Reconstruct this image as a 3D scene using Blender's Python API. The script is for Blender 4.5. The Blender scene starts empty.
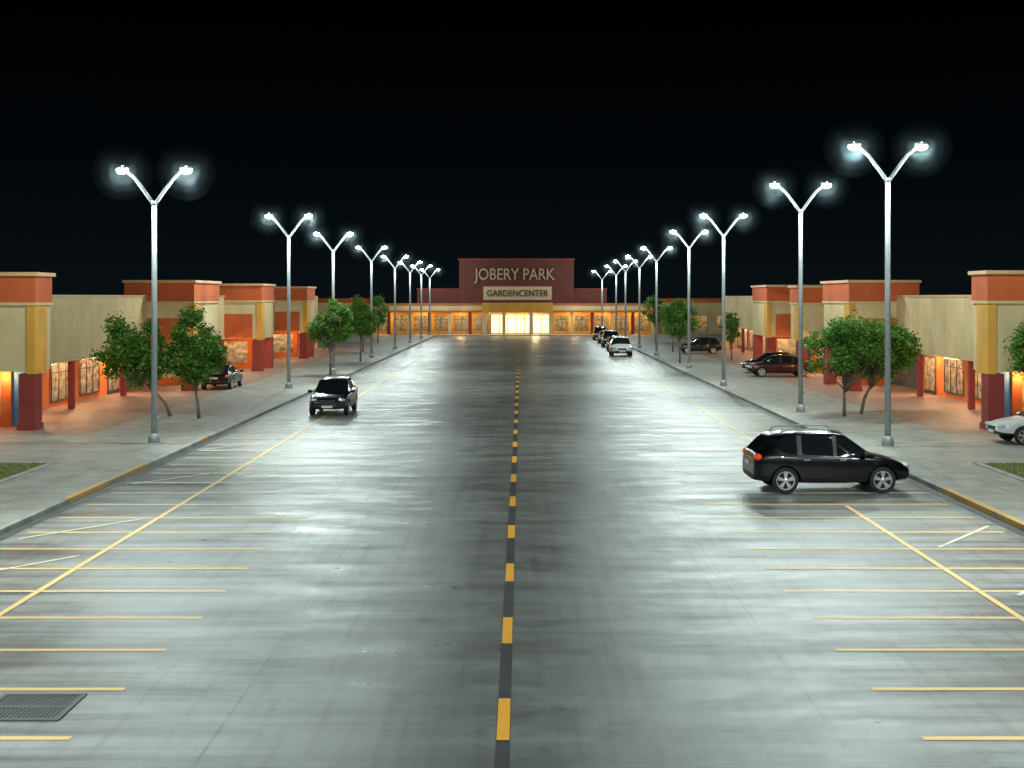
import bpy, bmesh, math, random
from mathutils import Vector, Matrix
random.seed(7)
sc = bpy.context.scene
col = sc.collection
sc.view_settings.view_transform = 'Standard'
sc.view_settings.look = 'None'
sc.view_settings.exposure = 0

# ------------------------------------------------------------------ materials
def new_mat(name):
    m = bpy.data.materials.new(name); m.use_nodes = True
    nt = m.node_tree
    return m, nt, nt.nodes['Principled BSDF']

def ramp(nt, fac, stops):
    r = nt.nodes.new('ShaderNodeValToRGB')
    el = r.color_ramp.elements
    while len(el) < len(stops): el.new(0.5)
    for e, (p, c) in zip(el, stops):
        e.position = p; e.color = (*c, 1) if len(c) == 3 else c
    nt.links.new(fac, r.inputs[0]); return r

def noise(nt, vec, scale, detail=5, rough=0.6):
    n = nt.nodes.new('ShaderNodeTexNoise'); n.inputs['Scale'].default_value = scale
    n.inputs['Detail'].default_value = detail; n.inputs['Roughness'].default_value = rough
    if vec is not None: nt.links.new(vec, n.inputs['Vector'])
    return n.outputs['Fac']

def math_n(nt, op, a, b=None, c=None, clamp=False):
    n = nt.nodes.new('ShaderNodeMath'); n.operation = op; n.use_clamp = clamp
    for i, v in enumerate((a, b, c)):
        if v is None: continue
        if isinstance(v, (int, float)): n.inputs[i].default_value = v
        else: nt.links.new(v, n.inputs[i])
    return n.outputs[0]

def mixc(nt, fac, a, b, mode='MIX'):
    n = nt.nodes.new('ShaderNodeMix'); n.data_type = 'RGBA'; n.blend_type = mode
    for i, v in ((0, fac), (6, a), (7, b)):
        if isinstance(v, (int, float)): n.inputs[i].default_value = v
        elif isinstance(v, tuple): n.inputs[i].default_value = (*v, 1)
        else: nt.links.new(v, n.inputs[i])
    return n.outputs[2]

def geo_pos(nt):
    return nt.nodes.new('ShaderNodeNewGeometry').outputs['Position']

def mapped(nt, p, s):
    mp = nt.nodes.new('ShaderNodeMapping'); mp.inputs['Scale'].default_value = s; nt.links.new(p, mp.inputs[0]); return mp.outputs[0]

def mottled(name, c, rough=0.7, scale=2.0, amt=0.25, bump=0.1, bscale=60, metallic=0.0):
    m, nt, b = new_mat(name)
    p = geo_pos(nt)
    n1 = noise(nt, p, scale, 6)
    dark = tuple(x*(1-amt) for x in c); lite = tuple(min(1, x*(1+amt)) for x in c)
    r = ramp(nt, n1, [(0.3, dark), (0.7, lite)])
    nt.links.new(r.outputs[0], b.inputs['Base Color'])
    b.inputs['Roughness'].default_value = rough; b.inputs['Metallic'].default_value = metallic
    if bump:
        bn = nt.nodes.new('ShaderNodeBump'); bn.inputs['Strength'].default_value = bump; bn.inputs['Distance'].default_value = 0.02
        nt.links.new(noise(nt, p, bscale, 4), bn.inputs['Height']); nt.links.new(bn.outputs[0], b.inputs['Normal'])
    return m

def emis(name, c, s):
    m, nt, b = new_mat(name)
    b.inputs['Base Color'].default_value = (*c, 1)
    b.inputs['Emission Color'].default_value = (*c, 1); b.inputs['Emission Strength'].default_value = s
    return m

def mat_lot():
    m, nt, b = new_mat('lot_pavement')
    p = geo_pos(nt)
    sep = nt.nodes.new('ShaderNodeSeparateXYZ'); nt.links.new(p, sep.inputs[0])
    X, Y = sep.outputs[0], sep.outputs[1]
    big = noise(nt, mapped(nt, p, (0.5, 0.2, 1)), 1.0, 6, 0.6)
    streak = noise(nt, mapped(nt, p, (0.14, 2.0, 1)), 1.0, 7, 0.65)
    streak2 = noise(nt, mapped(nt, p, (0.28, 0.75, 1)), 1.3, 5, 0.6)
    fine = noise(nt, p, 40, 5, 0.7)
    med = noise(nt, p, 2.6, 7, 0.7)
    c = ramp(nt, big, [(0.3, (0.175, 0.18, 0.167)), (0.7, (0.265, 0.27, 0.25))]).outputs[0]
    ax = math_n(nt, 'ABSOLUTE', math_n(nt, 'ADD', X, 0.2))
    bays = ramp(nt, math_n(nt, 'DIVIDE', ax, 12.0), [(0.15, (0.25,)*3), (0.45, (0.85,)*3)]).outputs[0]
    c = mixc(nt, bays, c, ramp(nt, streak, [(0.36, (0.10, 0.105, 0.098)), (0.62, (0.36, 0.365, 0.345))]).outputs[0])  # lamp reflections painted as pale cross streaks in the bay colour
    c = mixc(nt, 0.7, c, ramp(nt, streak2, [(0.36, (0.62, 0.63, 0.63)), (0.62, (1.15,)*3)]).outputs[0], 'MULTIPLY')
    c = mixc(nt, 0.5, c, ramp(nt, med, [(0.3, (0.6,)*3), (0.75, (1.25,)*3)]).outputs[0], 'MULTIPLY')
    c = mixc(nt, 0.5, c, ramp(nt, fine, [(0.25, (0.35,)*3), (0.75, (1.4,)*3)]).outputs[0], 'MULTIPLY')
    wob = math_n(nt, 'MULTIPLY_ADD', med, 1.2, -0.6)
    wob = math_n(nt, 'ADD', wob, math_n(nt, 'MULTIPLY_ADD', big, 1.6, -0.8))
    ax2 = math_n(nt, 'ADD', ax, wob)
    lane = ramp(nt, math_n(nt, 'DIVIDE', ax2, 5.0), [(0.12, (0.68, 0.69, 0.70)), (0.38, (1, 1, 1))]).outputs[0]  # dim centre between the lit bands, painted into the pavement colour
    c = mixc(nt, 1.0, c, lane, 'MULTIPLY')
    def line(coord, pos, w):
        d = math_n(nt, 'ABSOLUTE', math_n(nt, 'SUBTRACT', coord, pos))
        return math_n(nt, 'LESS_THAN', d, w)
    Xw = math_n(nt, 'ADD', X, math_n(nt, 'MULTIPLY', noise(nt, p, 1.5, 3), 0.04))
    l = line(Xw, -3.75, 0.017)
    for q in (3.9, -7.6, 7.2): l = math_n(nt, 'MAXIMUM', l, line(Xw, q, 0.015))
    Yw = math_n(nt, 'ADD', Y, math_n(nt, 'MULTIPLY', noise(nt, p, 0.7, 3), 0.15))
    ym = math_n(nt, 'ABSOLUTE', math_n(nt, 'SUBTRACT', math_n(nt, 'MODULO', Yw, 6.0), 3.0))
    l = math_n(nt, 'MAXIMUM', l, math_n(nt, 'LESS_THAN', ym, 0.02))
    l = math_n(nt, 'MULTIPLY', l, ramp(nt, med, [(0.35, (0,)*3), (0.6, (1,)*3)]).outputs[0])
    c = mixc(nt, math_n(nt, 'MULTIPLY', l, 0.5), c, (0.04, 0.04, 0.04))
    st = ramp(nt, noise(nt, p, 1.4, 5, 0.6), [(0.60, (1, 1, 1)), (0.70, (0.6, 0.6, 0.59))]).outputs[0]
    c = mixc(nt, 0.7, c, st, 'MULTIPLY')
    tm = ramp(nt, noise(nt, mapped(nt, p, (5, 0.12, 1)), 1.0, 3, 0.5), [(0.5, (1, 1, 1)), (0.72, (0.72, 0.72, 0.72))]).outputs[0]
    c = mixc(nt, 0.8, c, tm, 'MULTIPLY')
    nt.links.new(c, b.inputs['Base Color'])
    rr = math_n(nt, 'MULTIPLY_ADD', streak2, 0.55, 0.12)
    rr = math_n(nt, 'ADD', rr, math_n(nt, 'MULTIPLY', math_n(nt, 'SUBTRACT', med, 0.5), 0.3), clamp=True)
    nt.links.new(rr, b.inputs['Roughness'])
    b.inputs['Specular IOR Level'].default_value = 0.46
    bn = nt.nodes.new('ShaderNodeBump'); bn.inputs['Strength'].default_value = 0.3; bn.inputs['Distance'].default_value = 0.012
    nt.links.new(math_n(nt, 'ADD', fine, math_n(nt, 'MULTIPLY', med, 1.5)), bn.inputs['Height']); nt.links.new(bn.outputs[0], b.inputs['Normal'])
    return m

def mat_walk():
    m, nt, b = new_mat('sidewalk_concrete')
    p = geo_pos(nt)
    sep = nt.nodes.new('ShaderNodeSeparateXYZ'); nt.links.new(p, sep.inputs[0])
    X, Y = sep.outputs[0], sep.outputs[1]
    med = noise(nt, p, 1.1, 6, 0.65); fine = noise(nt, p, 30, 4)
    c = ramp(nt, med, [(0.3, (0.22, 0.215, 0.19)), (0.7, (0.40, 0.39, 0.345))]).outputs[0]
    c = mixc(nt, 0.4, c, ramp(nt, fine, [(0.3, (0.7,)*3), (0.7, (1.2,)*3)]).outputs[0], 'MULTIPLY')
    st = ramp(nt, noise(nt, p, 2.2, 5, 0.6), [(0.58, (1, 1, 1)), (0.70, (0.65, 0.64, 0.62))]).outputs[0]
    c = mixc(nt, 0.7, c, st, 'MULTIPLY')
    a = math_n(nt, 'LESS_THAN', math_n(nt, 'ABSOLUTE', math_n(nt, 'SUBTRACT', math_n(nt, 'MODULO', Y, 2.4), 1.2)), 0.02)
    ax = math_n(nt, 'ABSOLUTE', X)
    b2 = math_n(nt, 'LESS_THAN', math_n(nt, 'ABSOLUTE', math_n(nt, 'SUBTRACT', math_n(nt, 'MODULO', ax, 2.4), 1.2)), 0.015)
    c = mixc(nt, math_n(nt, 'MULTIPLY', math_n(nt, 'MAXIMUM', a, b2), 0.65), c, (0.08, 0.08, 0.07))
    nt.links.new(c, b.inputs['Base Color']); b.inputs['Roughness'].default_value = 0.6
    bn = nt.nodes.new('ShaderNodeBump'); bn.inputs['Strength'].default_value = 0.15; bn.inputs['Distance'].default_value = 0.01
    nt.links.new(fine, bn.inputs['Height']); nt.links.new(bn.outputs[0], b.inputs['Normal'])
    return m

def mat_pavers():
    m, nt, b = new_mat('brick_pavers')
    p = geo_pos(nt)
    br = nt.nodes.new('ShaderNodeTexBrick'); br.inputs['Scale'].default_value = 1.6
    br.inputs['Color1'].default_value = (0.40, 0.24, 0.18, 1); br.inputs['Color2'].default_value = (0.32, 0.19, 0.14, 1)
    br.inputs['Mortar'].default_value = (0.26, 0.22, 0.19, 1); nt.links.new(p, br.inputs['Vector'])
    c = mixc(nt, 0.6, br.outputs['Color'], ramp(nt, noise(nt, p, 1.3), [(0.3, (0.7,)*3), (0.7, (1.2,)*3)]).outputs[0], 'MULTIPLY')
    nt.links.new(c, b.inputs['Base Color']); b.inputs['Roughness'].default_value = 0.6
    return m

def mat_paint_line(name, c, wear=0.5, under=(0.22, 0.225, 0.21)):
    m, nt, b = new_mat(name)
    p = geo_pos(nt)
    n1 = noise(nt, p, 9, 6, 0.75)
    n2 = noise(nt, p, 0.7, 3, 0.5)
    s = math_n(nt, 'ADD', n1, math_n(nt, 'MULTIPLY', n2, 0.8))
    r = ramp(nt, s, [(wear+0.28, under), (wear+0.48, c)])
    nt.links.new(r.outputs[0], b.inputs['Base Color']); b.inputs['Roughness'].default_value = 0.5
    return m

def mat_stucco(name, c, panel=3.0, var=0.2):
    m, nt, b = new_mat(name)
    p = geo_pos(nt)
    sep = nt.nodes.new('ShaderNodeSeparateXYZ'); nt.links.new(p, sep.inputs[0])
    streak = noise(nt, mapped(nt, p, (0.5, 0.5, 0.35)), 1.0, 6, 0.65)
    dark = tuple(x*(1-var) for x in c); lite = tuple(min(1, x*(1+var*.5)) for x in c)
    cc = ramp(nt, streak, [(0.35, dark), (0.65, lite)]).outputs[0]
    j = math_n(nt, 'LESS_THAN', math_n(nt, 'ABSOLUTE', math_n(nt, 'SUBTRACT', math_n(nt, 'MODULO', sep.outputs[1], panel), panel/2)), 0.02)
    cc = mixc(nt, math_n(nt, 'MULTIPLY', j, 0.35), cc, tuple(x*0.3 for x in c))
    nt.links.new(cc, b.inputs['Base Color']); b.inputs['Roughness'].default_value = 0.85
    bn = nt.nodes.new('ShaderNodeBump'); bn.inputs['Strength'].default_value = 0.3; bn.inputs['Distance'].default_value = 0.02
    nt.links.new(noise(nt, p, 25, 4), bn.inputs['Height']); nt.links.new(bn.outputs[0], b.inputs['Normal'])
    return m

def mat_paint(name, c, seams=()):
    m, nt, b = new_mat(name)
    tc = nt.nodes.new('ShaderNodeTexCoord')
    sep = nt.nodes.new('ShaderNodeSeparateXYZ'); nt.links.new(tc.outputs['Object'], sep.inputs[0])
    X, Z = sep.outputs[0], sep.outputs[2]
    l = None
    for s in seams:
        d = math_n(nt, 'LESS_THAN', math_n(nt, 'ABSOLUTE', math_n(nt, 'SUBTRACT', X, s)), 0.009)
        l = d if l is None else math_n(nt, 'MAXIMUM', l, d)
    cc = mixc(nt, ramp(nt, noise(nt, tc.outputs['Object'], 3, 4), [(0.4, (0,)*3), (0.8, (0.05,)*3)]).outputs[0], c, (0.2, 0.19, 0.17))
    if l is not None:
        l = math_n(nt, 'MULTIPLY', l, math_n(nt, 'MULTIPLY', math_n(nt, 'GREATER_THAN', Z, 0.36), math_n(nt, 'LESS_THAN', Z, 1.1)))
        cc = mixc(nt, l, cc, (0.0015, 0.0015, 0.0015))
    nt.links.new(cc, b.inputs['Base Color'])
    b.inputs['Roughness'].default_value = 0.22; b.inputs['Coat Weight'].default_value = 0.3; b.inputs['Coat Roughness'].default_value = 0.04
    b.inputs['Specular IOR Level'].default_value = 0.3
    return m

def mat_simple(name, c, rough=0.5, metal=0.0):
    return mottled(name, c, rough, 4.0, 0.12, 0.0, 60, metal)

def mat_shopglass(name, strength, tint=(1.0, 0.55, 0.22)):
    g, nt, b = new_mat(name)
    b.inputs['Base Color'].default_value = (0.05, 0.045, 0.04, 1); b.inputs['Roughness'].default_value = 0.06
    p = geo_pos(nt)
    sep = nt.nodes.new('ShaderNodeSeparateXYZ'); nt.links.new(p, sep.inputs[0])
    goods = noise(nt, mapped(nt, p, (2.2, 2.2, 3.2)), 1.0, 3, 0.5)
    rc = ramp(nt, goods, [(0.32, tuple(x*.22 for x in tint)), (0.5, tuple(x*.6 for x in tint)), (0.68, tint)]).outputs[0]
    up = ramp(nt, math_n(nt, 'DIVIDE', sep.outputs[2], 3.0), [(0.15, (0.35,)*3), (0.7, (1.1,)*3)]).outputs[0]
    rc = mixc(nt, 1.0, rc, up, 'MULTIPLY')
    nt.links.new(rc, b.inputs['Emission Color']); b.inputs['Emission Strength'].default_value = strength
    return g

M = {}
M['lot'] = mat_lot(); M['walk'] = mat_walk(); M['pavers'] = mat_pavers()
M['kerb'] = mottled('kerb_concrete', (0.34, 0.34, 0.31), 0.7, 1.5, 0.3)
M['gutter'] = mottled('gutter', (0.07, 0.07, 0.068), 0.5, 1.5, 0.4)
M['ykerb'] = mat_paint_line('kerb_yellow', (0.60, 0.36, 0.08), 0.45)
M['ground'] = mottled('ground_dirt', (0.05, 0.05, 0.045), 0.9, 0.4, 0.4)
M['tar'] = mottled('tar_strip', (0.035, 0.037, 0.042), 0.45, 3, 0.4)
M['yellow'] = mat_paint_line('yellow_paint', (0.90, 0.40, 0.015), 0.22, (0.25, 0.15, 0.06))
M['stall'] = mat_paint_line('stall_paint', (0.85, 0.55, 0.18), 0.28)
M['stallw'] = mat_paint_line('stall_paint_white', (0.80, 0.74, 0.56), 0.33)
M['beige'] = mat_stucco('beige_stucco', (0.60, 0.46, 0.24))
M['orange'] = mat_stucco('orange_stucco', (0.52, 0.10, 0.022))
M['yell'] = mat_stucco('yellow_stucco', (0.64, 0.31, 0.045))
M['maroon'] = mat_stucco('maroon_stucco', (0.24, 0.032, 0.026))
M['shoporange'] = mat_stucco('shopfront_orange', (0.66, 0.15, 0.03))
M['brown'] = mat_stucco('brown_stucco', (0.13, 0.032, 0.022))
M['cream'] = mat_stucco('cream_stucco', (0.60, 0.44, 0.22))
M['cap'] = mat_simple('coping', (0.55, 0.32, 0.15), 0.6)
M['roof'] = mottled('roof_membrane', (0.10, 0.10, 0.10), 0.8)
M['frame'] = mat_simple('window_frame', (0.05, 0.045, 0.04), 0.4)
M['blue'] = mat_simple('blue_shutter', (0.05, 0.16, 0.35), 0.5)
M['steel'] = mat_simple('galvanised_steel', (0.33, 0.35, 0.36), 0.5, 0.3)
M['grate'] = mat_simple('cast_iron', (0.12, 0.12, 0.12), 0.6, 0.3)
M['lens'] = emis('lamp_lens', (0.88, 1.0, 0.98), 90)
M['warmlens'] = emis('warm_downlight', (1.0, 0.72, 0.36), 14)
M['doorglow'] = emis('entrance_light', (1.0, 0.80, 0.42), 1.4)
M['letters'] = mat_simple('sign_letters', (0.40, 0.27, 0.14), 0.5)
M['signpanel'] = emis('sign_panel', (0.48, 0.37, 0.21), 0.06)
M['rubber'] = mat_simple('tyre_rubber', (0.018, 0.018, 0.018), 0.8)
M['black'] = mat_simple('black_plastic', (0.010, 0.010, 0.010), 0.5)
M['alloy'] = mat_simple('alloy_rim', (0.62, 0.63, 0.64), 0.3, 0.7)
M['red'] = emis('tail_lamp', (0.6, 0.03, 0.01), 0.6)
M['headl'] = mat_simple('headlamp', (0.6, 0.65, 0.7), 0.08, 0.3)
M['plate'] = mat_simple('licence_plate', (0.6, 0.6, 0.55), 0.4)
M['bark'] = mottled('bark', (0.15, 0.11, 0.08), 0.9, 8, 0.4, 0.5, 30)
g, nt, b = new_mat('car_glass')
b.inputs['Base Color'].default_value = (0.010, 0.012, 0.014, 1); b.inputs['Roughness'].default_value = 0.04
M['glass'] = g
M['shopglass'] = mat_shopglass('shop_glass', 1.0)
M['storeglass'] = mat_shopglass('store_glass', 0.55, (1.0, 0.58, 0.20))
g, nt, b = new_mat('grass')
p = geo_pos(nt)
rc = ramp(nt, noise(nt, p, 6, 6, 0.7), [(0.3, (0.07, 0.10, 0.025)), (0.7, (0.24, 0.24, 0.07))])
nt.links.new(rc.outputs[0], b.inputs['Base Color']); b.inputs['Roughness'].default_value = 0.9
M['grass'] = g
def mat_leaf():
    m, nt, b = new_mat('leaves')
    gm = nt.nodes.new('ShaderNodeNewGeometry')
    r = ramp(nt, gm.outputs['Random Per Island'], [(0.0, (0.045, 0.12, 0.016)), (0.6, (0.10, 0.25, 0.030)), (1.0, (0.18, 0.34, 0.05))])
    nt.links.new(r.outputs[0], b.inputs['Base Color']); b.inputs['Roughness'].default_value = 0.5
    tr = nt.nodes.new('ShaderNodeBsdfTranslucent'); nt.links.new(r.outputs[0], tr.inputs[0])
    mx = nt.nodes.new('ShaderNodeMixShader'); mx.inputs[0].default_value = 0.45
    nt.links.new(b.outputs[0], mx.inputs[1]); nt.links.new(tr.outputs[0], mx.inputs[2])
    nt.links.new(mx.outputs[0], nt.nodes['Material Output'].inputs[0])
    return m
M['leaf'] = mat_leaf()
# scattering spheres added around the lamp heads for a halo, lit by the lamps
def halo_mat(name, d):
    g = bpy.data.materials.new(name); g.use_nodes = True
    nt = g.node_tree; nt.nodes.remove(nt.nodes['Principled BSDF'])
    vs = nt.nodes.new('ShaderNodeVolumeScatter'); vs.inputs['Density'].default_value = d; vs.inputs['Color'].default_value = (0.7, 0.93, 1.0, 1)
    nt.links.new(vs.outputs[0], nt.nodes['Material Output'].inputs['Volume'])
    return g
HALOS = [(1.08, halo_mat('halo_volume_thin', 0.0005)), (0.80, halo_mat('halo_volume', 0.0010)), (0.52, halo_mat('halo_volume_dense', 0.0045))]

# ------------------------------------------------------------------ helpers
def link(ob, parent=None):
    col.objects.link(ob)
    if parent is not None: ob.parent = parent
    return ob

def empty(name, loc=(0, 0, 0), rot=0):
    e = bpy.data.objects.new(name, None); e.location = loc; e.rotation_euler[2] = rot
    e.empty_display_size = 0.3
    col.objects.link(e); return e

def mesh_obj(name, verts, faces, mats, parent=None, mi=None, smooth=False):
    me = bpy.data.meshes.new(name); me.from_pydata(verts, [], faces); me.update()
    for m in (mats if isinstance(mats, (list, tuple)) else [mats]): me.materials.append(m)
    if mi: me.polygons.foreach_set('material_index', mi)
    if smooth: me.polygons.foreach_set('use_smooth', [True]*len(me.polygons))
    return link(bpy.data.objects.new(name, me), parent)

def boxes_mesh(lst):
    V, F = [], []
    for (x0, x1, y0, y1, z0, z1) in lst:
        if x0 > x1: x0, x1 = x1, x0
        k = len(V)
        V += [(x0,y0,z0),(x1,y0,z0),(x1,y1,z0),(x0,y1,z0),(x0,y0,z1),(x1,y0,z1),(x1,y1,z1),(x0,y1,z1)]
        F += [[k+i for i in f] for f in ((0,3,2,1),(4,5,6,7),(0,1,5,4),(1,2,6,5),(2,3,7,6),(3,0,4,7))]
    return V, F

def box(name, b, mat, parent=None, bevel=0):
    V, F = boxes_mesh([b] if not isinstance(b, list) else b)
    o = mesh_obj(name, V, F, mat, parent)
    if bevel:
        m = o.modifiers.new('bev', 'BEVEL'); m.width = bevel; m.segments = 2
    return o

def sheet(name, x0, x1, y0, y1, z, mat, parent=None):
    return mesh_obj(name, [(x0,y0,z),(x1,y0,z),(x1,y1,z),(x0,y1,z)], [[0,1,2,3]], mat, parent)

def tube(pts, rad, seg=10):
    V, F = [], []
    n = len(pts); P = [Vector(p) for p in pts]
    for i in range(n):
        t = (P[min(i+1, n-1)] - P[max(i-1, 0)]).normalized()
        u = t.cross(Vector((0, 1, 0)))
        if u.length < 0.1: u = t.cross(Vector((1, 0, 0)))
        u.normalize(); w = t.cross(u)
        for k in range(seg):
            a = 2*math.pi*k/seg
            V.append(tuple(P[i] + (u*math.cos(a)+w*math.sin(a))*rad[i]))
    for i in range(n-1):
        for k in range(seg):
            F.append([i*seg+k, i*seg+(k+1) % seg, (i+1)*seg+(k+1) % seg, (i+1)*seg+k])
    F.append(list(range(seg))[::-1]); F.append([(n-1)*seg+k for k in range(seg)])
    return V, F

def merge(parts):
    V, F = [], []
    for v, f in parts:
        k = len(V); V += v; F += [[i+k for i in q] for q in f]
    return V, F

def ellipsoid(c, r, seg=16, rings=8):
    V, F = [], []
    for i in range(rings+1):
        th = math.pi*i/rings
        for k in range(seg):
            a = 2*math.pi*k/seg
            V.append((c[0]+r[0]*math.sin(th)*math.cos(a), c[1]+r[1]*math.sin(th)*math.sin(a), c[2]+r[2]*math.cos(th)))
    for i in range(rings):
        for k in range(seg):
            F.append([i*seg+k, (i+1)*seg+k, (i+1)*seg+(k+1) % seg, i*seg+(k+1) % seg])
    return V, F

# ------------------------------------------------------------------ ground
sheet('ground', -600, 600, -100, 1200, -0.02, M['ground'])
KL, KR = -11.8, 11.6
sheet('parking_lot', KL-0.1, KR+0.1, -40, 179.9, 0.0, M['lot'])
box('sidewalk', (-30, KL-0.18, -40, 180, -0.015, 0.13), M['walk'])
box('sidewalk', (KR+0.18, 30, -40, 180, -0.015, 0.13), M['walk'])
box('kerb', (KL-0.18, KL, -40, 180, -0.015, 0.135), M['kerb'], bevel=0.02)
box('kerb', (KR, KR+0.18, -40, 180, -0.015, 0.135), M['kerb'], bevel=0.02)
sheet('gutter', KL+0.005, KL+0.30, -40, 179, 0.004, M['gutter'])
sheet('gutter', KR-0.30, KR-0.005, -40, 179, 0.004, M['gutter'])
box('forecourt_pavement', (-60, 60, 180, 186, -0.012, 0.12), M['walk'])
for y0, y1 in ((34, 41), (48, 49.5), (20, 26)):
    box('kerb_paint', (KL-0.19, KL+0.004, y0, y1, -0.01, 0.139), M['ykerb'])
box('kerb_paint', (KR-0.004, KR+0.19, 20, 36, -0.01, 0.139), M['ykerb'])
sheet('paver_strip', -22.2, -16.6, 50, 150, 0.134, M['pavers'])
sheet('paver_strip', 16.4, 22.2, 50, 150, 0.134, M['pavers'])
for s, xe in ((-1, -14.7), (1, 14.3)):
    box('grass_bed_edging', [(xe, xe+s*0.2, 24, 41.2, 0.12, 0.17), (xe+s*0.2, xe+s*9, 41.0, 41.2, 0.12, 0.17)], M['kerb'])
    V, F = [], []
    for i in range(22000):
        x = xe+s*(0.25+random.random()*8); y = 24+random.random()*16.9
        a = random.random()*math.pi; h = 0.04+random.random()*0.07; w = 0.014
        k = len(V); dx, dy = math.cos(a)*w, math.sin(a)*w
        V += [(x-dx, y-dy, 0.15), (x+dx, y+dy, 0.15), (x+random.uniform(-.04,.04), y+random.uniform(-.04,.04), 0.15+h)]
        F.append([k, k+1, k+2])
    k = len(V); a0, a1 = xe+s*0.2, xe+s*9
    V += [(a0,24,.155),(a1,24,.155),(a1,41,.155),(a0,41,.155)]; F.append([k,k+1,k+2,k+3])
    mesh_obj('grass', V, F, M['grass'])

cx = -0.22
sheet('centre_tar_strip', cx-0.085, cx+0.085, -10, 178, 0.004, M['tar'])
V, F = [], []
y = 11.4
while y < 176:
    k = len(V); V += [(cx-0.08,y,.008),(cx+0.08,y,.008),(cx+0.08,y+1.65,.008),(cx-0.08,y+1.65,.008)]; F.append([k,k+1,k+2,k+3]); y += 4.42
mesh_obj('centre_line_dashes', V, F, M['yellow'])
def quads(name, qs, mat, z=0.006):
    V, F = [], []
    for (ax, ay, bx, by, w) in qs:
        d = Vector((bx-ax, by-ay)); n = Vector((-d.y, d.x)).normalized()*w/2
        k = len(V)
        V += [(ax-n.x, ay-n.y, z), (bx-n.x, by-n.y, z), (bx+n.x, by+n.y, z), (ax+n.x, ay+n.y, z)]
        F.append([k, k+1, k+2, k+3])
    return mesh_obj(name, V, F, mat)
near, far = [], []
for i in range(-4, 80):
    y = 15.9+i*1.99
    if y > 176: break
    for s, a, bb in ((-1, 5.4, 11.3), (1, 4.9, 11.1)):
        q = (s*a + random.uniform(-.12, .12), y, s*bb, y+random.uniform(-.03, .03), 0.13)
        (near if (y < 33 or random.random() < 0.2) else far).append(q)
quads('stall_lines', near, M['stall'])
quads('stall_lines', far, M['stallw'])
quads('stall_centre_line', [(-8.85, -10, -8.85, 120, 0.12), (8.4, -10, 8.4, 33.6, 0.12), (8.7, 39, 8.7, 120, 0.09)], M['stall'], 0.01)
dg = []
for y in (24.5, 29, 37.5, 46):
    dg.append((-11.2, y, -9.2, y+2.6, 0.09)); dg.append((9.0, y-1, 11.0, y+1.6, 0.09))
quads('hatch_marks', dg, M['stallw'], 0.012)

dgp = empty('drain_grate', (-6.45, 17.1, 0))
fr = [(-.56,.56,-.55,-.49,.002,.02),(-.56,.56,.49,.55,.002,.02),(-.56,-.5,-.488,.488,.002,.019),(.5,.56,-.488,.488,.002,.019),(-.49,.49,-.03,.03,.003,.016)]
box('frame', fr, M['grate'], dgp)
box('pit', (-.498,.498,-.487,.487,.001,.006), M['black'], dgp)
box('bars', [(-.47+i*.055, -.447+i*.055, -.485,-.032,.007,.015) for i in range(18)]+[(-.47+i*.055, -.447+i*.055, .032,.485,.007,.015) for i in range(18)], M['grate'], dgp)

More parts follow.
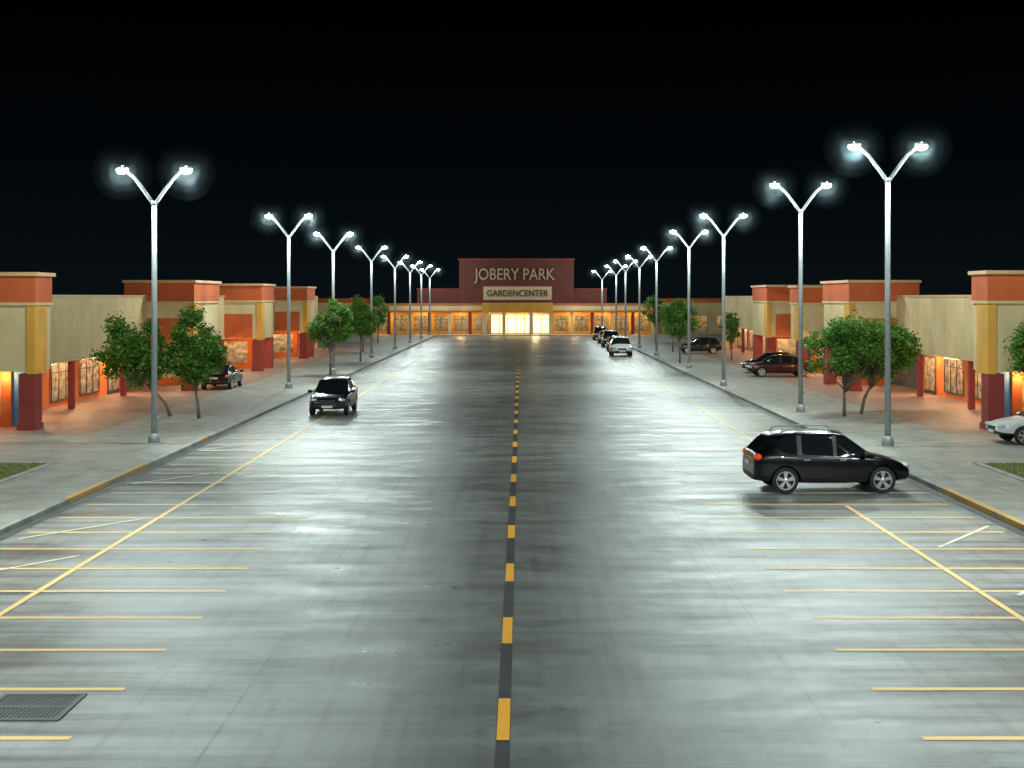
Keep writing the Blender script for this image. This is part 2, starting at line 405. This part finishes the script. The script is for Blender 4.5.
# ------------------------------------------------------------------ street lamps
lamp_cache = {}
LP = 1250
def lamp(x, y, h, spread=1.12, power=1.0, two=True, halo=True, beam=0):
    e = empty('street_lamp', (x, y, 0.13))
    key = (round(h, 1), round(spread, 2))
    if key not in lamp_cache:
        z = h-0.13; sp = z-1.15
        parts = [tube([(0,0,0.35),(0,0,sp*0.5),(0,0,sp)], [0.115,0.10,0.085], 14)]
        parts.append(tube([(0,0,0.02),(0,0,0.3),(0,0,0.36)], [0.22,0.20,0.12], 16))
        parts.append(tube([(0,0,sp-0.10),(0,0,sp+0.05)], [0.11,0.11], 14))
        parts.append(tube([(.1,0,.9),(.145,0,.9)], [.07,.07], 6))
        for s in (-1, 1):
            pts = [(s*0.02,0,sp-0.08),(s*0.12,0,sp+0.08),(s*0.42,0,sp+0.50),(s*0.70,0,sp+0.88),(s*(spread-.18),0,sp+1.12),(s*spread,0,sp+1.18)]
            parts.append(tube(pts, [0.075,0.072,0.065,0.058,0.052,0.05], 10))
            parts.append(ellipsoid((s*(spread+0.02),0,sp+1.24),(0.24,0.19,0.075)))
        V, F = merge(parts); me = bpy.data.meshes.new('pole'); me.from_pydata(V, [], F); me.materials.append(M['steel'])
        me.polygons.foreach_set('use_smooth', [True]*len(me.polygons))
        Vb, Fb = boxes_mesh([(-.32,.32,-.32,.32,-.05,.025)]); mb = bpy.data.meshes.new('base_plate'); mb.from_pydata(Vb, [], Fb); mb.materials.append(M['kerb'])
        V2, F2 = merge([ellipsoid((s*(spread+0.03),0,sp+1.18),(0.21,0.18,0.14)) for s in (-1, 1)])
        m2 = bpy.data.meshes.new('lamp_lens'); m2.from_pydata(V2, [], F2); m2.materials.append(M['lens'])
        mh = []
        for rr, mt in HALOS:
            V3, F3 = merge([ellipsoid((s*(spread+0.03), 0, sp+1.12), (rr, rr, rr), 24, 16) for s in (-1, 1)])
            m3 = bpy.data.meshes.new('halo_volume'); m3.from_pydata(V3, [], F3); m3.materials.append(mt); mh.append(m3)
        lamp_cache[key] = (me, mb, m2, sp+1.18, mh)
    me, mb, m2, hz, mh = lamp_cache[key]
    for nme, mm in [('pole', me), ('base', mb), ('lens', m2)] + ([('halo_volume', q) for q in mh] if halo else []):
        link(bpy.data.objects.new(nme, mm), e)
    for s in ((-1, 1) if two else (0,)):
        L = bpy.data.lights.new('lamp_light', 'POINT'); L.energy = LP*power*(1 if two else 2); L.color = (0.84, 1.0, 0.965); L.shadow_soft_size = 0.12
        lo = link(bpy.data.objects.new('lamp_light', L), e); lo.location = (s*(spread+0.03), 0, hz-0.3)
    if beam:
        # the optic on the lot side throws its main beam onto the bays
        sx = -1 if x > 0 else 1
        L = bpy.data.lights.new('lamp_beam', 'SPOT'); L.energy = beam; L.color = (0.86, 1.0, 0.97); L.shadow_soft_size = 0.15
        L.spot_size = math.radians(80); L.spot_blend = 1.0
        lo = link(bpy.data.objects.new('lamp_beam', L), e); lo.location = (sx*(spread+0.03), 0, hz-0.32)
        d = Vector((sx*4.6, 0, -hz)); lo.rotation_euler = d.to_track_quat('-Z', 'Y').to_euler()
for (x, y, h) in [(-13.2,46.8,9.95),(-13.4,75,10.05),(-13.0,90,9.75),(-13.0,113,9.7),(-12.8,132,9.5),(-12.8,150,9.4),(-12.8,167,9.4),(-12.7,181,9.2)]:
    lamp(x, y, h, 1.12, power=1.0 if y < 100 else 0.55, beam=3600 if y < 100 else 1500)
for (x, y, h) in [(12.95,45.9,10.7),(12.8,59.5,10.5),(12.0,77,10.2),(12.4,96,10.2),(12.2,117,9.8),(12.3,135,9.6),(12.3,153,9.6),(12.3,168,9.4),(11.3,181,9.0)]:
    lamp(x, y, h, 1.16, power=1.0 if y < 100 else 0.55, beam=3600 if y < 100 else 1500)
for y in (27.5, 12, -4):
    lamp(-13.6, y, 10.3, 1.0, power=1.25, two=False, halo=False, beam=4200); lamp(13.6, y, 10.3, 1.0, power=1.25, two=False, halo=False, beam=4200)

# ------------------------------------------------------------------ trees
def tree(x, y, h, w, lean=(0, 0), seed=1, nleaf=10000, leaf=0.085, base=0.3):
    rnd = random.Random(seed)
    e = empty('street_tree', (x, y, 0.13))
    cxx, cyy = lean
    ct = h*base
    cz = (h+ct)/2; rz = (h-ct)/2; rx = w/2
    clumps = []
    for i in range(36):
        while True:
            p = Vector((rnd.uniform(-1,1), rnd.uniform(-1,1), rnd.uniform(-1,1)))
            if 0.25 < p.length < 1: break
        tp = 1.0 if p.z < 0 else 1.0-0.25*p.z
        q = Vector((cxx+p.x*rx*0.84*tp, cyy+p.y*rx*0.84*tp, cz+p.z*rz*0.84))
        clumps.append((q, rnd.uniform(0.13, 0.26)*w*0.62))
    parts = [tube([(0,0,0),(cxx*.15,cyy*.15,ct*.5),(cxx*.5,cyy*.5,ct),(cxx*.8,cyy*.8,cz),(cxx,cyy,h*0.9)], [0.085,0.065,0.055,0.035,0.01], 9)]
    for q, r in clumps[:16]:
        s = Vector((cxx*.45, cyy*.45, ct*rnd.uniform(0.8, 1.3)))
        mid = (s+q)/2 + Vector((rnd.uniform(-.15,.15), rnd.uniform(-.15,.15), -0.05))
        parts.append(tube([s, mid, q], [0.035, 0.02, 0.006], 6))
    V, F = merge(parts); mesh_obj('trunk', V, F, M['bark'], e, smooth=True)
    V, F = [], []
    tot = sum(r*r for _, r in clumps)
    for q, r in clumps:
        for i in range(int(nleaf*r*r/tot)):
            d = Vector((rnd.gauss(0,1), rnd.gauss(0,1), rnd.gauss(0,.8)))
            d = d.normalized()*r*(rnd.random()**0.4)*rnd.choice((0.7,1,1,1.3))
            c = q+d
            u = Vector((rnd.gauss(0,1), rnd.gauss(0,1), rnd.gauss(0,.6))).normalized()
            v = u.cross(Vector((rnd.gauss(0,1), rnd.gauss(0,1), rnd.gauss(0,1)))).normalized()
            s = leaf*rnd.uniform(.6,1.3); k = len(V)
            V += [tuple(c-u*s), tuple(c+v*s*.55), tuple(c+u*s), tuple(c-v*s*.55)]
            F.append([k,k+1,k+2,k+3])
    mesh_obj('foliage', V, F, M['leaf'], e)

tree(-15.5, 57.5, 4.65, 3.7, (-1.6, 0), 1, base=0.25)
tree(-14.0, 56.5, 4.85, 3.6, (-0.4, 0.3), 2, base=0.26)
tree(-12.9, 88, 5.3, 3.3, (0, 0), 3, 7000, 0.095, 0.33)
tree(-13.1, 106, 5.0, 3.2, (0.1, 0), 4, 5000, 0.10, 0.36)
tree(-15.2, 125, 5.6, 3.4, (0, 0), 14, 3000, 0.11, 0.3)
tree(14.3, 57.5, 4.7, 3.9, (0.0, 0), 5, base=0.27)
tree(15.3, 58.5, 4.5, 3.5, (1.1, 0.4), 6, base=0.31)
tree(20.0, 50.2, 4.9, 2.6, (0, 0), 7, 4000, base=0.33)
tree(12.7, 104, 5.5, 3.4, (0, 0), 8, 6000, 0.095, 0.33)
tree(17.5, 108, 4.4, 2.2, (0, 0), 9, 2500, 0.09, 0.3)
tree(14.6, 125, 5.2, 2.8, (0, 0), 10, 3000, 0.11, 0.3)
tree(15.5, 150, 5.6, 3.2, (0, 0), 11, 2500, 0.12, 0.3)
tree(-16.5, 150, 5.6, 3.4, (0, 0), 12, 2500, 0.12, 0.3)

# ------------------------------------------------------------------ strip malls
def plight(parent, loc, e, c=(1.0, 0.60, 0.28), r=0.08):
    L = bpy.data.lights.new('downlight_light', 'POINT'); L.energy = e; L.color = c; L.shadow_soft_size = r
    o = link(bpy.data.objects.new('downlight_light', L), parent); o.location = loc

def strip(s, towers, yend):
    e = empty('strip_mall_building')
    def B(name, a, b_, y0, y1, z0, z1, mat, bev=0):
        return box(name, (s*a, s*b_, y0, y1, z0, z1), M[mat], e, bev)
    W = 21.0
    z0 = 0.13
    ty = sorted(towers)
    edges = []
    prev = ty[0][1]
    for t in ty[1:]:
        edges.append((prev, t[0])); prev = t[1]
    edges.append((prev, yend))
    for (a, c) in edges:
        a += 0.003; c -= 0.003
        B('upper_wall', W, W+0.3, a, c, 2.5, 5.4, 'beige')
        B('coping', W-0.06, W+0.36, a, c, 5.4, 5.5, 'cap')
        B('wall_ledge', W-0.07, W-0.001, a, c, 2.42, 2.56, 'cream')
        B('soffit', W+0.002, W+1.3, a, c, 2.44, 2.498, 'cream')
        B('shopfront_wall', W+1.3, W+1.5, a, c, z0, 2.6, 'shoporange')
        L = c-a; n = max(1, int(L/3.4)); bay = L/n
        for i in range(n):
            y = a+i*bay
            if i % 2 == 0 and i: B('pillar', W+0.02, W+0.28, y+0.02, y+0.30, z0, 2.44, 'maroon')
            if i % 3 != 1:
                y1, y2, zb, zt = y+.6, y+bay-.5, z0+.35, 2.2
                B('shop_window', W+1.26, W+1.299, y1, y2, zb, zt, 'shopglass')
                fr = [(s*(W+1.22), s*(W+1.262), y1-.06, y1, zb-.06, zt+.06), (s*(W+1.22), s*(W+1.262), y2, y2+.06, zb-.06, zt+.06),
                    (s*(W+1.22), s*(W+1.262), y1, y2, zb-.06, zb), (s*(W+1.22), s*(W+1.262), y1, y2, zt, zt+.06),
                    (s*(W+1.228), s*(W+1.256), y1, y2, 1.76, 1.81)]
                for q in (1, 2): fr.append((s*(W+1.225), s*(W+1.258), y1+(y2-y1)*q/3-.025, y1+(y2-y1)*q/3+.025, zb, zt))
                box('window_frame', fr, M['frame'], e)
            else:
                yc = y+bay/2
                B('shop_door', W+1.25, W+1.299, yc-.95, yc+.95, z0, 2.2, 'frame')
                B('door_glass', W+1.23, W+1.249, yc-.85, yc-.05, z0+.2, 2.1, 'shopglass')
                B('door_glass', W+1.23, W+1.249, yc+.05, yc+.85, z0+.2, 2.1, 'shopglass')
            B('downlight', W+0.6, W+0.75, y+bay/2-.08, y+bay/2+.08, 2.41, 2.44, 'warmlens')
        nl = max(1, round(L/6.5))
        for i in range(nl):
            plight(e, (s*(W+0.45), a+(i+.5)*L/nl, 2.2), 200 if a < 80 else 110)
    B('rear_block', W+1.5, W+14, ty[0][0]+1.5, yend, z0, 5.3, 'roof')
    B('end_wall', W, W+14, yend, yend+0.3, z0, 5.5, 'beige')
    for (a, c, xf, zt) in ty:
        b1 = zt-1.25
        B('tower_body', xf, W+1.2, a, c, 2.45, b1, 'beige')
        B('tower_band', xf-0.06, W+1.26, a-0.06, c+0.06, b1, zt-0.16, 'orange')
        B('tower_cap', xf-0.18, W+1.35, a-0.18, c+0.18, zt-0.16, zt, 'cap', 0.02)
        B('tower_corner_strip', xf-0.045, xf+0.30, a-0.045, min(a+1.2, c-0.1), 2.36, b1-0.062, 'yell')
        B('tower_trim', xf-0.09, W+1.2, a-0.09, c+0.09, b1-0.06, b1+0.05, 'cream')
        B('tower_pillar', xf-0.02, xf+0.62, a-0.02, a+0.75, z0, 2.358, 'maroon')
        B('pillar_base', xf-0.07, xf+0.67, a-0.07, a+0.80, z0, z0+0.25, 'maroon')
        if c-a > 2.5:
            B('tower_pillar', xf-0.02, xf+0.6, c-0.75, c, z0, 2.448, 'maroon')
            B('tower_panel', xf+0.6, W+.6, a-0.04, a-0.001, 2.5, b1-0.9, 'orange')
        B('tower_shopfront', xf+1.4, W+1.2, c-0.5, c-0.1, z0, 2.448, 'shoporange')
        B('tower_window', xf+1.8, W+0.9, c-0.55, c-0.501, z0+.4, 2.1, 'shopglass')
        plight(e, (s*(xf+1.6), (a+c)/2, 2.2), 80)
    t0 = ty[0]
    B('front_unit_upper', W+1.2, W+8, t0[0]+0.3, t0[1], 2.45, 5.4, 'beige')
    B('front_unit_coping', W+1.2, W+8, t0[0]+0.24, t0[1], 5.4, 5.5, 'cap')
    B('front_unit_shutter', t0[2]+0.75, W+8, t0[1]-0.35, t0[1]-0.2, z0, 2.44, 'blue')
    return e
strip(-1, [(51.3,53.0,19.2,6.38),(73,79,18.4,6.35),(92,96.5,18.4,6.35),(111,115,18.3,6.3)], 134)
strip(1, [(51.3,53.0,18.45,6.45),(72.7,79,18.4,6.35),(90,92.5,19.2,6.2),(97,103,18.4,6.3)], 134)

# ------------------------------------------------------------------ end store
st = empty('department_store')
def SB(name, x0, x1, y0, y1, z0, z1, mat, bev=0): return box(name, (x0, x1, y0, y1, z0, z1), M[mat], st, bev)
Y0 = 187.0
SB('main_block', -8.9, 7.6, Y0, Y0+14, 3.2, 10.7, 'brown')
SB('main_cap', -9.05, 7.75, Y0-0.12, Y0+14, 10.7, 10.95, 'maroon')
SB('side_parapet', -15, -8.903, Y0+1, Y0+14, 3.2, 6.5, 'brown')
SB('side_parapet', 7.603, 12.4, Y0+1, Y0+14, 3.2, 6.5, 'brown')
SB('side_parapet_cap', -15.1, -9.06, Y0+.9, Y0+14, 6.5, 6.65, 'maroon')
SB('side_parapet_cap', 7.76, 12.5, Y0+.9, Y0+14, 6.5, 6.65, 'maroon')
SB('canopy_fascia', -22, 19, Y0-3.2, Y0-0.1, 3.2, 4.3, 'cream')
SB('canopy_coping', -22.1, 19.1, Y0-3.3, Y0-0.1, 4.3, 4.5, 'orange')
SB('canopy_band', -22.03, 19.03, Y0-3.23, Y0-3.201, 3.2, 3.5, 'orange')
SB('entrance_canopy', -5.5, 4.5, Y0-4.4, Y0-3.31, 3.3, 4.6, 'yell')
SB('shop_wall', -22, -5.2, Y0-0.1, Y0+0.2, 0.12, 3.35, 'yell')
SB('shop_wall', 4.2, 19, Y0-0.1, Y0+0.2, 0.12, 3.35, 'yell')
SB('back_wall', -5.2, 4.2, Y0+1, Y0+1.2, 0.12, 3.35, 'cream')
for i in range(15):
    x = -21.6+i*2.88
    if -5 < x < 4: continue
    SB('canopy_column', x-.22, x+.22, Y0-3.1, Y0-2.66, 0.12, 3.2, 'maroon' if i % 2 else 'cream')
    if i < 14:
        SB('store_window', x+.5, x+2.5, Y0-0.16, Y0-0.101, 0.6, 2.7, 'storeglass')
        SB('store_mullion', x+1.46, x+1.54, Y0-0.2, Y0-0.161, 0.6, 2.7, 'frame')
        SB('store_transom', x+.5, x+2.5, Y0-0.195, Y0-0.163, 2.1, 2.18, 'frame')
for x in (-19.5, -14, -8.5, 7.5, 12, 16.5):
    plight(st, (x, Y0-1.6, 2.9), 200, (1.0, 0.62, 0.27))
for x in (-5.2, -2.4, 1.4, 4.2):
    SB('entrance_column', x-.25, x+.25, Y0-4.3, Y0-3.8, 0.12, 3.3, 'cream')
for i in range(7):
    x = -4.3+i*1.2
    SB('entrance_door', x+.04, x+1.12, Y0+.4, Y0+.45, 0.2, 2.2, 'doorglow')
    SB('entrance_toplight', x+.04, x+1.12, Y0+.4, Y0+.45, 2.3, 2.8, 'doorglow')
    SB('door_mullion', x-.04, x+.038, Y0+.36, Y0+.48, 0.12, 2.9, 'frame')
for x in (-2.5, 2): plight(st, (x, Y0-2, 2.9), 400, (1.0, 0.72, 0.36))
SB('sign_panel', -5.4, 4.4, Y0-0.2, Y0-0.05, 5.0, 6.9, 'signpanel')
SB('sign_frame', -5.6, 4.6, Y0-0.12, Y0-0.02, 4.8, 7.1, 'maroon')
def text(body, size, loc, mat, ext=0.08, sx=1):
    c = bpy.data.curves.new('sign_text', 'FONT'); c.body = body; c.size = size; c.extrude = ext; c.align_x = 'CENTER'; c.offset = 0.012*size
    c.materials.append(M[mat]); o = link(bpy.data.objects.new('sign_text', c), st); o.location = loc; o.rotation_euler = (math.pi/2, 0, 0); o.scale[0] = sx
text('JOBERY PARK', 2.3, (-0.9, Y0-0.2, 7.9), 'letters', 0.08, 0.82)
text('GARDENCENTER', 1.3, (-0.5, Y0-0.3, 5.5), 'brown', 0.05, 0.88)
for x0, x1 in ((-48, -22.5), (19.5, 46)):
    wb = empty('outlying_store')
    box('wall', (x0, x1, 189, 200, 0, 4.6), M['beige'], wb); box('parapet', (x0-.2, x1+.2, 188.8, 200.2, 4.6, 5.2), M['orange'], wb)
    box('windows', [(x0+1+i*4, x0+3.5+i*4, 188.94, 189-.001, .6, 2.6) for i in range(6)], M['storeglass'], wb)

# ------------------------------------------------------------------ cars
SUV = [(-2.20,.70,.42,.78,.82,.56),(-2.17,.84,.36,.92,.97,.66),(-2.11,.89,.33,1.06,1.13,.70),(-1.74,.91,.30,1.10,1.55,.62),
       (-1.52,.92,.29,1.08,1.63,.63),(-0.98,.93,.27,1.05,1.69,.65),(-0.88,.93,.26,1.04,1.695,.65),(0.02,.93,.25,1.00,1.69,.65),
       (0.10,.93,.25,1.00,1.68,.65),(0.36,.93,.25,.99,1.63,.63),(1.14,.92,.27,.97,1.08,.72),(1.32,.91,.28,.95,1.02,.70),
       (1.85,.88,.30,.85,.91,.64),(2.12,.81,.34,.70,.76,.58),(2.20,.66,.40,.58,.63,.48)]
SED = [(-2.25,.66,.42,.74,.79,.54),(-2.21,.80,.36,.86,.92,.64),(-2.08,.86,.32,.93,1.0,.68),(-1.62,.88,.28,.94,1.03,.66),
       (-1.05,.89,.27,.94,1.36,.60),(-0.80,.90,.26,.93,1.45,.61),(-0.70,.90,.26,.93,1.46,.61),(0.04,.90,.25,.91,1.48,.62),
       (0.12,.90,.25,.91,1.48,.62),(0.42,.90,.25,.90,1.42,.60),(1.15,.89,.27,.88,.98,.67),(1.32,.88,.28,.86,.94,.67),
       (1.90,.85,.30,.77,.84,.61),(2.17,.77,.33,.62,.70,.55),(2.25,.62,.38,.52,.59,.44)]
def revolveY(profile, seg, x, y, z, sy):
    V, F = [], []
    n = len(profile)
    for r, yy in profile:
        for k in range(seg):
            a = 2*math.pi*k/seg
            V.append((x+r*math.cos(a), y+sy*yy, z+r*math.sin(a)))
    for i in range(n-1):
        for k in range(seg):
            F.append([i*seg+k, i*seg+(k+1) % seg, (i+1)*seg+(k+1) % seg, (i+1)*seg+k])
    return V, F
def car(name, kind, loc, rot, paint, scale=1.0, rails=False):
    e = empty(name, loc, rot); e.scale = (scale,)*3
    S = SUV if kind == 'suv' else SED
    suv = kind == 'suv'
    R = 0.365 if suv else 0.325
    wx = (-1.33, 1.36)
    pm = mat_paint('car_paint', paint, (-0.93, 0.06, 1.02) if suv else (-0.75, 0.08, 1.02))
    mats = [pm, M['glass'], M['black']]
    V, F, MI = [], [], []
    for (x, w, zb, belt, roof, wr) in S:
        z6 = max(belt+0.035, roof-0.09)
        half = [(0, zb), (w*.86, zb), (w*.985, zb+.12), (w, (zb+belt)/2+.03), (w*.975, belt-.03), (w*.925, belt+.01), (wr+.02, z6), (wr*.86, max(z6+.01, roof-.025)), (0, roof)]
        ring = half + [(-a, z) for a, z in half[-2:0:-1]]
        V += [(x, a, z) for a, z in ring]
    n = 16
    ns = len(S)
    for i in range(ns-1):
        for k in range(n):
            k2 = (k+1) % n
            F.append([i*n+k, (i+1)*n+k, (i+1)*n+k2, i*n+k2])
            seg = k if k < 8 else 15-k
            m = 0
            if seg <= 1: m = 2
            elif seg == 5 and i in (4, 6, 8, 9): m = 1
            elif seg == 5 and i in (5, 7): m = 2
            elif seg in (6, 7) and i == 9: m = 1
            elif seg in (6, 7) and i == (2 if suv else 3): m = 1
            MI.append(m)
    def cap(base, flip):
        for k in range(8):
            a, b_ = k, k+1
            c, d = (n-k-1) % n, (n-k) % n
            if k == 0: f = [base+0, base+1, base+15]
            elif k == 7: f = [base+7, base+8, base+9]
            else: f = [base+a, base+b_, base+c, base+d]
            F.append(f[::-1] if flip else f); MI.append(2 if k <= 1 else 0)
    cap(0, False); cap((ns-1)*n, True)
    body = mesh_obj('body', V, F, mats, e, MI, True)
    bm = bmesh.new(); bm.from_mesh(body.data); bmesh.ops.recalc_face_normals(bm, faces=bm.faces)
    cl = bm.edges.layers.float.get('crease_edge') or bm.edges.layers.float.new('crease_edge')
    for ed in bm.edges:
        mi = {f.material_index for f in ed.link_faces}
        if len(mi) > 1: ed[cl] = 0.55
    bm.to_mesh(body.data); bm.free()
    ss = body.modifiers.new('s', 'SUBSURF'); ss.levels = 2; ss.render_levels = 2
    cut_parts = []
    for x in wx:
        for s in (-1, 1):
            cut_parts.append(tube([(x, s*0.58, R), (x, s*1.3, R)], [R+.055]*2, 36))
    cv, cf = merge(cut_parts)
    cut = mesh_obj('cutter', cv, cf, mats, None, [2]*len(cf))
    bm = bmesh.new(); bm.from_mesh(cut.data); bmesh.ops.recalc_face_normals(bm, faces=bm.faces); bm.to_mesh(cut.data); bm.free()
    cut.parent = e
    bo = body.modifiers.new('b', 'BOOLEAN'); bo.operation = 'DIFFERENCE'; bo.object = cut; bo.solver = 'EXACT'
    dg_ = bpy.context.evaluated_depsgraph_get()
    me = bpy.data.meshes.new_from_object(body.evaluated_get(dg_))
    body.modifiers.clear(); body.data = me
    try: me.set_sharp_from_angle(angle=math.radians(42))
    except Exception: pass
    bpy.data.objects.remove(cut)
    tv, rv, dv = [], [], []
    for x in wx:
        for s in (-1, 1):
            yc = s*0.80
            tv.append(revolveY([(R*.62,-.1),(R*.93,-.11),(R,-.07),(R,.07),(R*.95,.10),(R*.72,.105),(R*.70,.08)], 40, x, yc, R, s))
            rv.append(revolveY([(R*.71,.085),(R*.70,.102),(R*.64,.100),(R*.62,.06)], 40, x, yc, R, s))
            dv.append(revolveY([(R*.70,.03),(0.001,.03)], 40, x, yc, R, s))
            rv.append(revolveY([(R*.17,.03),(R*.17,.095),(R*.12,.105),(0.001,.105)], 20, x, yc, R, s))
            for k in range(5):
                for off in (-.15, .15):
                    a = 2*math.pi*k/5+.3+off
                    d = Vector((math.cos(a), 0, math.sin(a))); t = Vector((-d.z, 0, d.x))
                    c0 = Vector((x, yc, R)); w0, w1 = R*.055, R*.065
                    pv = []
                    for yy in (.05, .092):
                        for rr, ww in ((R*.12, w0), (R*.66, w1)):
                            for sg in (-1, 1): pv.append(tuple(c0+d*rr+t*ww*sg+Vector((0, s*yy, 0))))
                    rv.append((pv, [[0,1,3,2],[4,5,7,6],[0,1,5,4],[2,3,7,6],[0,2,6,4],[1,3,7,5]]))
    for nm, pp, mt in (('tyres', tv, 'rubber'), ('rims', rv, 'alloy'), ('brake_discs', dv, 'black')):
        v, f = merge(pp); mesh_obj(nm, v, f, M[mt], e)
    L = S[-1][0]; hb = 0.76 if suv else 0.66
    v, f = merge([ellipsoid((L-.16, s*.64, hb), (.16,.17,.075)) for s in (-1, 1)]); mesh_obj('headlamps', v, f, M['headl'], e, smooth=True)
    tb = 1.0 if suv else 0.84
    v, f = merge([ellipsoid((-L+.14, s*.76, tb), (.12,.14,.10 if suv else .075)) for s in (-1, 1)]); mesh_obj('tail_lamps', v, f, M['red'], e, smooth=True)
    box('grille', (L-.04, L+.015, -.36, .36, hb-.16, hb-.02), M['black'], e, .01)
    box('number_plates', [(L+.002, L+.025, -.25, .25, .40, .50), (-L-.02, -L+.01, -.25, .25, .66 if not suv else .74, .77 if not suv else .85)], M['plate'], e)
    v, f = merge([ellipsoid((.84, s*1.0, 1.07 if suv else .98), (.08,.12,.075)) for s in (-1, 1)]); mesh_obj('mirrors', v, f, pm, e, smooth=True)
    hz = .93 if suv else .82
    box('door_handles', [(x, x+.16, s*.91-.015, s*.91+.02, hz-.012, hz+.012) for x in (-.82, .18) for s in (-1, 1)], M['alloy'] if suv else M['black'], e)
    if rails:
        v, f = merge([tube([(-1.45, s*.57, 1.62), (-1.35, s*.575, 1.70), (-.5, s*.58, 1.75), (.15, s*.575, 1.735), (.28, s*.57, 1.66)], [.018]*5, 8) for s in (-1, 1)])
        mesh_obj('roof_rails', v, f, M['steel'], e, smooth=True)
    return e
car('black_suv_car', 'suv', (8.55, 36.55, 0), math.radians(2.0), (0.0022, 0.0025, 0.0035), 1.0, True)
car('parked_car', 'suv', (-8.75, 60.8, 0), math.radians(-90), (0.006, 0.010, 0.022), 0.98, True)
car('parked_car', 'suv', (9.15, 119.5, 0), math.radians(-90), (0.55, 0.56, 0.55), 1.05)
car('parked_car', 'sedan', (9.6, 131, 0), math.radians(-90), (0.10, 0.12, 0.16), 1.0)
car('parked_car', 'suv', (9.8, 142, 0), math.radians(-90), (0.02, 0.02, 0.025), 1.05)
car('parked_car', 'sedan', (10.0, 153, 0), math.radians(-90), (0.3, 0.3, 0.3), 1.0)
car('parked_car', 'suv', (10.0, 164, 0), math.radians(-90), (0.05, 0.02, 0.02), 1.0)
car('parked_car', 'sedan', (17.2, 86.5, 0.135), math.radians(180), (0.035, 0.004, 0.005), 0.98)
car('parked_car', 'sedan', (17.6, 90.5, 0.135), math.radians(180), (0.004, 0.004, 0.005), 1.0)
car('parked_car', 'suv', (16.6, 121.0, 0.135), math.radians(180), (0.012, 0.012, 0.014), 0.9)
car('parked_car', 'sedan', (-17.35, 75.5, 0.135), math.radians(90), (0.003, 0.003, 0.005), 0.95)
car('parked_car', 'sedan', (19.2, 47.0, 0.135), math.radians(180), (0.6, 0.6, 0.6), 0.98)

# ------------------------------------------------------------------ world (night sky)
w = bpy.data.worlds.new('World'); sc.world = w; w.use_nodes = True
nt = w.node_tree; bg = nt.nodes['Background']
tc = nt.nodes.new('ShaderNodeTexCoord'); sep = nt.nodes.new('ShaderNodeSeparateXYZ'); nt.links.new(tc.outputs['Generated'], sep.inputs[0])
r = ramp(nt, sep.outputs[2], [(0.0, (0.0026, 0.0048, 0.0060)), (0.10, (0.0008, 0.0018, 0.0026)), (0.22, (0.0001, 0.0002, 0.0004))])
nt.links.new(r.outputs[0], bg.inputs['Color']); bg.inputs['Strength'].default_value = 1.0

# ------------------------------------------------------------------ camera
cam = bpy.data.cameras.new('camera'); co = link(bpy.data.objects.new('camera', cam))
co.location = (0, 0, 5.4); co.rotation_euler = (math.pi/2, 0, 0)
cam.sensor_width = 36; cam.lens = 36*1300/1024
cam.shift_x = (512-521)/1024; cam.shift_y = -(384-297)/1024
cam.clip_end = 3000
sc.camera = co
